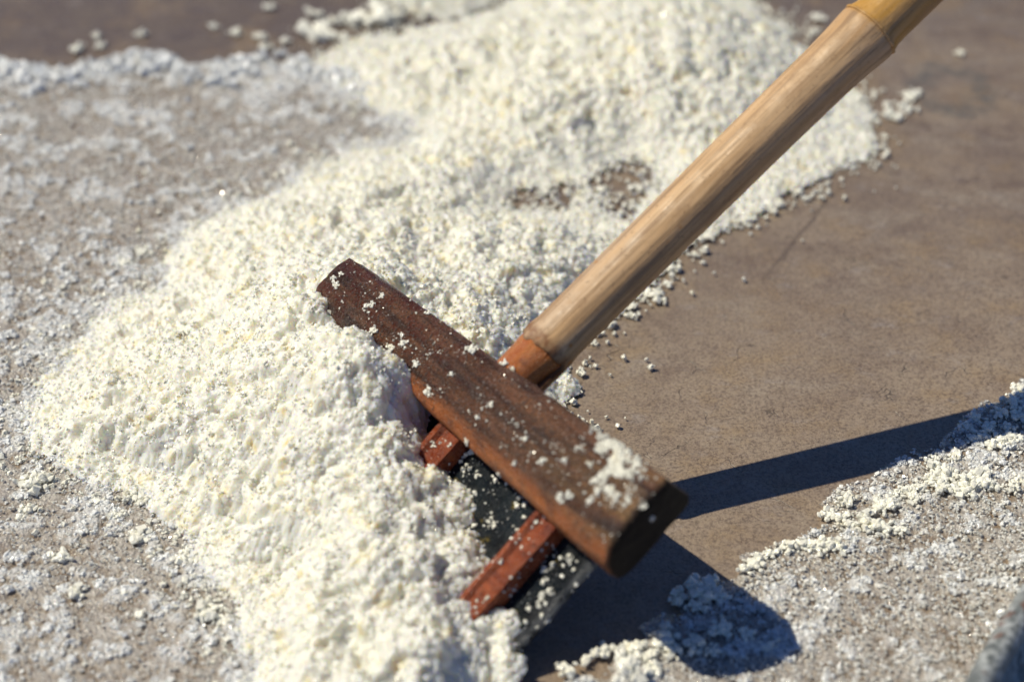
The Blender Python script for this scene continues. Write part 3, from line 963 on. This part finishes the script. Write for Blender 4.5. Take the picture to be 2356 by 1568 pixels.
def bar():
    # profile of the near end in (across = up the pole, out of the blade), metres, counter-clockwise
    prof = [(0.0245, 0.0265), (0.008, 0.0290), (-0.007, 0.0285), (-0.0185, 0.0260), (-0.0275, 0.0170), (-0.0315, 0.008), (-0.0320, -0.004), (-0.0300, -0.014),
            (-0.022, -0.0190), (0.0, -0.0190), (0.015, -0.0190), (0.0260, -0.0185), (0.0315, -0.0130), (0.0300, 0.002), (0.0280, 0.015), (0.0270, 0.0235)]
    worn = [0.25, 0, 0.0, 0.35, 1.0, 1.0, 0.7, 0.5, 0.3, 0.2, 0.2, 0.3, 0.3, 0.3, 0.3, 0.35]
    # refine the profile
    sub = 4
    pp, ww = [], []
    n = len(prof)
    for i in range(n):
        p0, p1, p2, p3 = [Vector((*prof[(i + j) % n], 0)) for j in (-1, 0, 1, 2)]
        for k in range(sub):
            t = k / sub
            q = 0.5 * ((2 * p1) + (p2 - p0) * t + (2 * p0 - 5 * p1 + 4 * p2 - p3) * t * t + (3 * p1 - p0 - 3 * p2 + p3) * t ** 3)
            pp.append((q.x, q.y)); ww.append(worn[i] * (1 - t) + worn[(i + 1) % n] * t)
    m = len(pp)
    L0, L1 = A_FAR, A_NEAR
    st = 150
    verts, faces, wattr, eattr = [], [], [], []
    for j in range(st + 1):
        t = j / st
        h = L0 + (L1 - L0) * t
        sc = 0.70 + 0.40 * t ** 0.9
        # rounded arrises at both cut ends
        e = min(1.0, (L1 - h) / 0.003)
        sc_e = sc * (0.95 + 0.05 * math.sqrt(max(0.0, 1 - (1 - e) ** 2)))
        drop = -0.0055 * (1 - t)
        for k, (x, y) in enumerate(pp):
            nz = mnoise.noise(Vector((x * 55, y * 55, h * 22))) * 0.0017 + mnoise.noise(Vector((x * 160, y * 160, h * 30 + 9))) * 0.0008 \
                + mnoise.noise(Vector((x * 420, y * 420, h * 260))) * 0.0005
            l = math.hypot(x, y)
            X, Y = x * sc_e + x / l * nz, y * sc_e + y / l * nz + drop
            skew = 0.006 * (y / 0.03) * t + 0.002 * (x / 0.03) * (1 - t)          # the ends are not sawn quite square
            verts.append((X, Y, h + skew))
            wattr.append(ww[k] * (0.25 + 0.75 * smooth(np.array((t - 0.18) / 0.2)).item()))
            eattr.append(1.0 if (j == st) else (0.6 if j == st - 1 else 0.0))
    for j in range(st):
        for k in range(m):
            a, b = j * m + k, j * m + (k + 1) % m
            faces.append((a, b, b + m, a + m))
    # end faces as inset fans
    for base, sgn in ((0, -1), (st * m, 1)):
        prev = [base + k for k in range(m)]
        cx = sum(verts[i][0] for i in prev) / m; cy = sum(verts[i][1] for i in prev) / m; cz = sum(verts[i][2] for i in prev) / m
        for f_ in (0.8, 0.5, 0.2):
            ring = []
            for k in range(m):
                x, y, z = verts[base + k]
                ring.append(len(verts))
                nz = 0.0012 * mnoise.noise(Vector((x * f_ * 90, y * f_ * 90, sgn * 3)))
                verts.append((cx + (x - cx) * f_, cy + (y - cy) * f_, cz + (z - cz) * f_ + sgn * (0.0012 + nz)))
                wattr.append(0); eattr.append(1.0)
            for k in range(m):
                q = (prev[k], prev[(k + 1) % m], ring[(k + 1) % m], ring[k])
                faces.append(q if sgn > 0 else tuple(reversed(q)))
            prev = ring
        faces.append(tuple(prev) if sgn > 0 else tuple(reversed(prev)))
    me = mesh_from('head', verts, faces)
    for nm, arr in (('worn', wattr), ('cut_end', eattr)):
        a = me.attributes.new(nm, 'FLOAT', 'POINT'); a.data.foreach_set('value', np.array(arr, np.float32))
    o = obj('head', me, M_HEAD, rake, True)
    o['label'] = 'thick dark brown wooden head with orange worn edge'
    return o


bar()


def slab(name, w0, w1, n0, n1, h0, h1, mat, label=None, rough=0.0006, cuts=(30, 4, 40), bev=0.0012):
    bm = bmesh.new()
    bmesh.ops.create_cube(bm, size=1.0)
    for v in bm.verts:
        v.co = Vector(((w0 + w1) / 2 + v.co.x * (w1 - w0), (n0 + n1) / 2 + v.co.y * (n1 - n0), (h0 + h1) / 2 + v.co.z * (h1 - h0)))
    bmesh.ops.bevel(bm, geom=bm.edges[:], offset=bev, segments=2, affect='EDGES')
    bmesh.ops.subdivide_edges(bm, edges=[e for e in bm.edges if e.calc_length() > 0.02], cuts=14, use_grid_fill=True)
    for v in bm.verts:
        v.co += Vector((mnoise.noise(v.co * 60), mnoise.noise(v.co * 60 + Vector((9, 0, 0))), mnoise.noise(v.co * 60 + Vector((0, 9, 0))))) * rough
    bmesh.ops.recalc_face_normals(bm, faces=bm.faces)
    me = bpy.data.meshes.new(name); bm.to_mesh(me); bm.free()
    o = obj(name, me, mat, rake, True)
    if label: o['label'] = label
    return o


q1 = on_blade(1372, 1292) - X0
q2 = on_blade(1125, 1566) - X0
h_edge = 0.5 * (q1.dot(Hh) + q2.dot(Hh))
w_ground = -(loc(0, 0, BLADE_N).z) / Wd.z
slab('blade', w_ground + 0.004, -0.004, BLADE_N - 0.006, BLADE_N, A_FAR + 0.02, h_edge, M_BLADE, 'wet black blade streaked with white salt', 0.0005)
# red stick braced on the blade, square with a groove
sa = on_blade(1268, 1222, 0.008) - X0
sb_ = on_blade(1100, 1368, 0.008) - X0
hs = 0.5 * (sa.dot(Hh) + sb_.dot(Hh))
wl = sb_.dot(Wd)


def stick(name, h, w0, w1, half, label):
    bm = bmesh.new()
    pr = [(-half, 0), (-half, 0.0150), (-half * 0.55, 0.0165), (-half * 0.30, 0.0135), (half * 0.25, 0.0130), (half * 0.5, 0.0155), (half, 0.0140), (half, 0)]
    rows = []
    N = 36
    for j in range(N + 1):
        w = w0 + (w1 - w0) * j / N
        rows.append([bm.verts.new((w, BLADE_N + 0.0002 + y + 0.0005 * mnoise.noise(Vector((w * 90, y * 300, x * 300))), h + x + 0.0009 * mnoise.noise(Vector((w * 50, 7, x * 200))))) for x, y in pr])
    for a, b in zip(rows, rows[1:]):
        for k in range(len(pr)):
            bm.faces.new((a[k], a[(k + 1) % len(pr)], b[(k + 1) % len(pr)], b[k]))
    bm.faces.new(rows[0]); bm.faces.new(list(reversed(rows[-1])))
    bmesh.ops.recalc_face_normals(bm, faces=bm.faces)
    me = bpy.data.meshes.new(name); bm.to_mesh(me); bm.free()
    o = obj(name, me, M_STRUT, rake)
    o['label'] = label
    return o


stick('brace', hs, wl - 0.02, -0.012, 0.0100, 'wet red wooden brace lying on the near half of the blade')
sc2 = on_blade(1005, 1045, 0.008) - X0
stick('brace', sc2.dot(Hh), sc2.dot(Wd) - 0.04, -0.012, 0.0110, 'dark red brace half buried in salt under the head')

# ------------------------------------------------------------------ tub edge in the corner
def tub():
    path = [(2500, 1120), (2452, 1215), (2408, 1305), (2364, 1388), (2316, 1468), (2268, 1550), (2224, 1640), (2194, 1740)]
    pts = [at(u, v, 0.035) for u, v in path]
    root = bpy.data.objects.new('metal_tub', None)
    COL.objects.link(root)
    root.location = (pts[4].x, pts[4].y, 0)
    tag(root, 'dark salt stained metal tub rim cutting the lower right corner', 'tub')
    fine = []
    for i in range(len(pts) - 1):
        a, b, c, d = [pts[min(max(i + j, 0), len(pts) - 1)] for j in (-1, 0, 1, 2)]
        for k in range(6):
            t = k / 6
            fine.append(0.5 * ((2 * b) + (c - a) * t + (2 * a - 5 * b + 4 * c - d) * t * t + (3 * b - a - 3 * c + d) * t ** 3))
    fine.append(pts[-1])
    v, f = [], []
    seg = 14
    r = 0.009
    for i, p in enumerate(fine):
        tg = (fine[min(i + 1, len(fine) - 1)] - fine[max(i - 1, 0)]).normalized()
        sd = tg.cross(Vector((0, 0, 1))).normalized()
        for k in range(seg):
            a = 2 * math.pi * k / seg
            q = p + sd * (r * math.cos(a)) + Vector((0, 0, r * math.sin(a)))
            q += Vector((1, 1, 1)) * 0.0007 * mnoise.noise(q * 90)
            v.append(q - root.location)
    n = len(fine)
    for i in range(n - 1):
        for k in range(seg):
            a, b = i * seg + k, i * seg + (k + 1) % seg
            f.append((a, b, b + seg, a + seg))
    f.append(tuple(range(seg))); f.append(tuple(reversed(range((n - 1) * seg, n * seg))))
    obj('rim', mesh_from('rim', v, f), M_TUB, root, True)
    # sloping wall under the rim, with thickness, running down and inward to a floor
    v, f = [], []
    sec = [(0.004, 0.030), (-0.004, 0.024), (0.0, 0.002), (0.05, 0.002), (0.16, 0.001), (0.16, 0.004), (0.052, 0.005), (0.012, 0.012), (0.008, 0.030)]
    for i, p in enumerate(fine):
        tg = (fine[min(i + 1, len(fine) - 1)] - fine[max(i - 1, 0)]).normalized()
        sd = tg.cross(Vector((0, 0, 1))).normalized()
        if sd.x < 0: sd = -sd
        for a, z in sec:
            q = Vector((p.x, p.y, 0)) + sd * a + Vector((0, 0, z + 0.002))
            v.append(q - Vector((root.location.x, root.location.y, 0)))
    m = len(sec)
    for i in range(n - 1):
        for k in range(m):
            a, b = i * m + k, i * m + (k + 1) % m
            f.append((a, b, b + m, a + m))
    f.append(tuple(range(m))); f.append(tuple(reversed(range((n - 1) * m, n * m))))
    obj('wall', mesh_from('wall', v, f), M_TUB, root, True)


tub()

# ------------------------------------------------------------------ loose clods one can pick out
def clod_mesh(i):
    r = random.Random(300 + i)
    bm = bmesh.new()
    for k in range(r.randint(16, 24)):
        g = bmesh.ops.create_icosphere(bm, subdivisions=1, radius=0.5) if k % 5 else bmesh.ops.create_cube(bm, size=0.8)
        s = [r.uniform(0.22, 0.48) for _ in range(3)]
        R_ = Matrix.Rotation(r.uniform(0, 6.28), 4, 'Z') @ Matrix.Rotation(r.uniform(0, 6.28), 4, 'X') @ Matrix.Rotation(r.uniform(0, 6.28), 4, 'Y')
        M = Matrix.Translation((r.gauss(0, .27), r.gauss(0, .27), r.uniform(-.12, .22))) @ R_ @ Matrix.Diagonal((*s, 1))
        bmesh.ops.transform(bm, matrix=M, verts=g['verts'])
    lo = min(v.co.z for v in bm.verts)
    for v in bm.verts:
        v.co.z -= lo
        v.co += Vector((mnoise.noise(v.co * 3 + Vector((i, 0, 0))), mnoise.noise(v.co * 3 + Vector((0, i, 0))), 0)) * 0.10
    for f_ in bm.faces: f_.smooth = False
    me = bpy.data.meshes.new('salt_clod'); bm.to_mesh(me); bm.free()
    me.materials.append(M_CLOD)
    return me


CLODS = [clod_mesh(i) for i in range(10)]
cl_rng = random.Random(5)


def clod(p, size, label, group, name='salt_clod', normal=None, sink=0.12):
    o = bpy.data.objects.new(name, cl_rng.choice(CLODS))
    COL.objects.link(o)
    s = size
    o.scale = (s * cl_rng.uniform(0.85, 1.15), s * cl_rng.uniform(0.85, 1.15), s * cl_rng.uniform(0.75, 1.0))
    n = normal or Vector((0, 0, 1))
    q = n.to_track_quat('Z', 'Y').to_matrix() @ Matrix.Rotation(cl_rng.uniform(0, 6.28), 3, 'Z')
    o.rotation_euler = q.to_euler()
    o.location = Vector(p) - n * (s * sink)
    tag(o, label, 'salt clod', group)
    return o


ORD = ['leftmost of', 'second from left of', 'third from left of', 'fourth from left of', 'fifth from left of', 'sixth from left of',
       'seventh from left of', 'eighth from left of', 'ninth from left of', 'tenth from left of', 'eleventh from left of']


def zoned(spots, what, places, group, z=0.0):
    """lay out clods (u, v, size in mm); each is told apart by its neighbourhood and its order there"""
    spots = sorted(spots)
    per = math.ceil(len(spots) / len(places))
    for i, (u, v, mm) in enumerate(spots):
        clod(at(u, v, z), mm / 1000, '%s %s %s' % (ORD[i % per], what, places[i // per]), group)


UNDER_POLE = [(1505, 683, 14), (1462, 655, 9), (1450, 707, 10), (1405, 748, 10), (1362, 788, 8), (1540, 620, 8), (1535, 655, 7), (1600, 587, 6), (1628, 548, 9),
              (1655, 525, 7), (1585, 560, 8), (1690, 505, 8), (1720, 520, 6), (1770, 480, 8), (1790, 470, 6)]
zoned(UNDER_POLE, 'white salt clods', ['on bare sheet beside lower pole joint', 'on bare sheet below the pole middle'], 'clods beside the pole')
FAR_R = [(2080, 250, 15), (2050, 268, 14), (2095, 225, 12), (2065, 275, 11), (2110, 218, 10), (2040, 245, 9), (1880, 45, 12), (1870, 75, 9), (1960, 240, 14),
         (1975, 228, 10), (1955, 262, 10), (2010, 265, 7), (2017, 282, 6), (2030, 340, 6), (2210, 125, 8), (2035, 315, 6)]
zoned([c for c in FAR_R if c[0] < 1900], 'pale salt clods', ['behind the pole near the top edge'], 'clods behind the pole')
zoned([c for c in FAR_R if 1900 < c[0] < 2036], 'salt clods', ['just past the right tip of the heap'], 'clods past the heap end')
zoned([c for c in FAR_R if 2036 < c[0] < 2200], 'salt clods', ['in the small scatter beside the grey ring stain'], 'clods past the heap end')
clod(at(2210, 125), 0.008, 'lone pale salt clod above the grey ring stain, far from the heap', None)
FAR_L = [(232, 108, 10), (222, 86, 8), (176, 117, 12), (325, 148 - 66, 10), (272, 150, 12), (318, 152, 11), (545, 78, 10), (600, 88, 11), (612, 112, 10), (655, 96, 10), (715, 35, 12),
         (735, 35, 10), (775, 54, 15), (805, 52, 18), (845, 51, 14), (795, 94, 12), (865, 15, 18), (878, 30, 14), (910, 20, 20), (905, 45, 18), (618, 20, 10), (490, 62, 8)]
zoned(FAR_L, 'blurred salt clods', ['on dark sheet behind crust, upper left', 'on dark sheet before lone salt lump', 'between lone lump and small far mound'], 'clods behind the crust')
o = clod(at(732, 78), 0.034, 'largest lone white salt lump on the dark sheet left of the far heap', None, 'salt_lump')
o.scale = (0.040, 0.026, 0.026)
o = clod(at(868, 48), 0.03, 'big rounded salt lump beside the small mound at the top edge', None, 'salt_lump')
o.scale = (0.034, 0.032, 0.028)
NEAR_L = [(322, 1242, 15), (138, 1285, 13), (178, 1370, 14), (480, 1415, 18), (425, 1283, 9), (448, 1290, 9), (75, 1120, 16), (60, 1180, 12), (300, 1140, 10), (330, 1152, 10),
          (270, 1190, 9), (515, 1430, 9), (90, 1110, 14), (130, 865, 10), (180, 815, 9), (215, 790, 9), (330, 580, 10), (285, 610, 10), (265, 700, 7), (480, 1500, 8)]
zoned([c for c in NEAR_L if c[1] > 1170], 'salt clods', ['on grey crust below the heap, lower left'], 'clods on the crust by the heap')
zoned([c for c in NEAR_L if 1000 < c[1] <= 1170], 'salt clods', ['at the near foot of the heap, left'], 'clods on the crust by the heap')
zoned([c for c in NEAR_L if c[1] <= 1000], 'salt clods', ['on grey crust behind the left foot of the heap'], 'clods on the crust by the heap')
r2 = random.Random(9)
RIGHT = [(2250, 1110, 17), (2235, 1130, 15), (2262, 1095, 13), (2215, 1115, 11), (2280, 1120, 12), (2330, 1125, 11), (2340, 1105, 10), (2300, 1000, 0), (2252, 1003, 13),
         (2240, 1015, 9), (2290, 1020, 15), (2320, 1005, 12), (2312, 1020, 10), (2345, 1010, 10), (2200, 1045, 10), (2190, 1060, 7), (2160, 1085, 17), (2175, 1100, 18), (2150, 1098, 12),
         (2190, 1095, 13), (2120, 1125, 12), (2095, 1130, 10), (2075, 1130, 9), (2165, 1120, 14), (2185, 1130, 14), (2140, 1105, 10), (2100, 1150, 11), (2225, 1140, 9), (2058, 1140, 9),
         (2045, 1165, 13), (2030, 1170, 12), (2020, 1150, 10), (1950, 1150, 12), (1935, 1160, 9), (1930, 1195, 12), (1905, 1185, 12), (1950, 1210, 11), (1995, 1200, 14),
         (2015, 1215, 16), (1985, 1215, 12), (2040, 1222, 12), (2070, 1222, 11), (1905, 1255, 16), (1880, 1262, 12), (1855, 1258, 11), (1830, 1258, 13), (1815, 1262, 12),
         (1935, 1265, 9), (1770, 1275, 9), (1735, 1300, 13), (1715, 1310, 10), (2150, 1055, 8), (2345, 960, 12), (2320, 985, 10), (2275, 985, 12), (2245, 965, 13),
         (2222, 985, 11), (2300, 955, 13), (2325, 925, 12), (2345, 900, 14), (2335, 940, 10)]
zoned([(u, v, s * 0.9) for u, v, s in RIGHT if s], 'salt clods',
      ['on crust margin, %s cluster from rake head' % w for w in ('first', 'second', 'third', 'fourth', 'fifth', 'sixth', 'seventh', 'eighth')], 'clods along the crust margin', 0.001)
IN_SHADE = [(1620, 1352, 26), (1595, 1370, 20), (1560, 1385, 16), (1650, 1375, 14), (1600, 1400, 14), (1440, 1510, 18), (1470, 1500, 14), (1530, 1480, 20), (1545, 1500, 14),
            (1600, 1490, 16), (1640, 1500, 10), (1500, 1540, 18), (1520, 1455, 10), (1300, 1545, 14), (1380, 1500, 14), (1350, 1520, 10), (1720, 1460, 12), (1770, 1490, 12), (1660, 1450, 14),
            (1500, 1510, 12)]
zoned([(u, v, s * 0.85) for u, v, s in IN_SHADE], 'bluish salt clods', ['in rake shadow near the bottom edge', 'in the middle of rake shadow', 'towards right tip of rake shadow'], 'clods in the rake shadow', 0.001)
clod(at(1448, 1548, 0.012), 0.02, 'bright sunlit salt clod at the edge of the rake shadow', None)

# ------------------------------------------------------------------ salt stuck to the rake
dg = bpy.context.evaluated_depsgraph_get()
dg.update()


def hit(u, v):
    """first point of the rake seen at a photo position"""
    best = None
    for ch in rake.children:
        mw = ch.matrix_world
        inv = mw.inverted()
        d = ray(u, v)
        okh, p, n, _ = ch.ray_cast(inv @ CAM, (inv.to_3x3() @ d).normalized())
        if okh:
            pw = mw @ p
            t = (pw - CAM).length
            if best is None or t < best[0]:
                best = (t, pw, (mw.to_3x3() @ n).normalized(), ch.name)
    return best


STUCK = [(842, 706, 6), (855, 700, 5), (880, 680, 4), (768, 640, 5), (775, 655, 6), (785, 630, 4), (860, 760, 6), (935, 670, 6), (995, 705, 5), (1010, 700, 5), (985, 720, 4), (1080, 800, 5),
         (1087, 806, 6), (1160, 836, 5), (1180, 850, 4), (1265, 910, 6), (985, 900, 6), (900, 800, 7), (930, 790, 5), (1040, 860, 4), (925, 770, 4), (958, 838, 5), (1130, 930, 4),
         (1300, 1058, 5), (1405, 1130, 6), (1360, 1150, 5), (1290, 1145, 5), (1400, 1125, 6), (1420, 1145, 5), (1445, 1150, 4), (1375, 1130, 6), (1500, 1190, 4), (1330, 1030, 4),
         (1250, 1060, 4), (1210, 1010, 4), (1100, 960, 4), (1310, 1140, 5), (1480, 1165, 4), (1150, 1090, 4), (1075, 1015, 4), (1185, 1065, 4)]
n_st = 0
PLACES = ['on the far end of the rake head', 'on the head just before the pole', 'on the head just past the pole', 'on the head around the white smear', 'on the head close to its cut end']
seen = [(u, v, s, hit(u, v)) for u, v, s in sorted(STUCK)]
seen = [c for c in seen if c[3]]
per = math.ceil(len(seen) / len(PLACES))
for i, (u, v, s, b) in enumerate(seen):
    clod(b[1], s / 1000 * 0.95, '%s tiny salt crystals stuck %s' % (ORD[i % per], PLACES[i // per]), 'crystals stuck to the rake head', 'salt_crystal', b[2], 0.2)
# a smear of salt near the near end of the head, and residue over the blade: countless grains
pts, szs = [], []
for _ in range(2200):
    u, v = r2.gauss(1412, 26), r2.gauss(1055, 36)
    if mnoise.noise(Vector((u * 0.03, v * 0.03, 0))) < -0.02: continue
    b = hit(u, v)
    if b and b[3].startswith('head'):
        pts.append(b[1] + b[2] * 0.0004); szs.append(0.0006 + 0.0020 * r2.random() ** 1.6)
for _ in range(170):
    u, v = r2.gauss(1455, 28), r2.gauss(1045, 26)
    b = hit(u, v)
    if b and b[3].startswith('head'):
        pts.append(b[1]); szs.append(r2.uniform(0.0012, 0.0034))
for _ in range(1100):
    t = r2.random()
    u, v = 790 + t * 690 + r2.gauss(0, 40), 660 + t * 520 + r2.gauss(0, 55)
    b = hit(u, v)
    if b and b[3].startswith('head') and b[2].z > 0.2 and mnoise.noise(Vector((u * 0.018, v * 0.018, 2))) > 0.02:
        pts.append(b[1]); szs.append(0.0004 + 0.0016 * r2.random() ** 2)
sm = scatter('salt_smear', pts, szs, M_CLOD, None, seed=71)
gp, gsz = [], []
for _ in range(4200):
    t = r2.random()
    u, v = 770 + t * 700 + r2.gauss(0, 45), 650 + t * 540 + r2.gauss(0, 60)
    b = hit(u, v)
    if b and (b[3].startswith('head') or b[3].startswith('brace')) and b[2].z > 0.2:
        gp.append(b[1] + b[2] * 0.0002); gsz.append(r2.uniform(0.0005, 0.0013))
sc_g = scatter('clear_crystals', gp, gsz, M_GLINT, sm, seed=91, cubes=True)
tag(sm, 'white salt smeared and dusted over the top of the rake head', 'salt smear', kind='stuff')
pts, szs = [], []
for _ in range(7600):
    u, v = r2.uniform(980, 1390), r2.uniform(1000, 1568)
    b = hit(u, v)
    if not b: continue
    if b[3].startswith('blade'):
        k = mnoise.noise(Vector((u * 0.022, v * 0.022, 4)))
        under = math.exp(-max(0.0, -0.030 - (b[1] - X0).dot(Wd)) / 0.012)
        near_edge = smooth(np.array((u - (1500 - 0.0 * v) + (v - 1230) * 0.95 + 60) / 120)).item()
        if r2.random() < 0.012 + 0.75 * max(0, k - 0.08) + 0.45 * near_edge * (k > 0.0) + 0.30 * under * (k > -0.15):
            pts.append(b[1]); szs.append(0.0007 + 0.0036 * r2.random() ** 2.2)
    elif b[3].startswith('brace') and r2.random() < 0.13 and mnoise.noise(Vector((u * 0.03, v * 0.03, 9))) > -0.05:
        pts.append(b[1]); szs.append(r2.uniform(0.0008, 0.0028))
    elif b[3].startswith('pole_end') and r2.random() < 0.06:
        pts.append(b[1]); szs.append(r2.uniform(0.0008, 0.0025))
rs_ = scatter('salt_residue', pts, szs, M_CLOD, None, seed=81)
tag(rs_, 'grey white salt residue caked over the black blade and its brace', 'salt residue', kind='stuff')
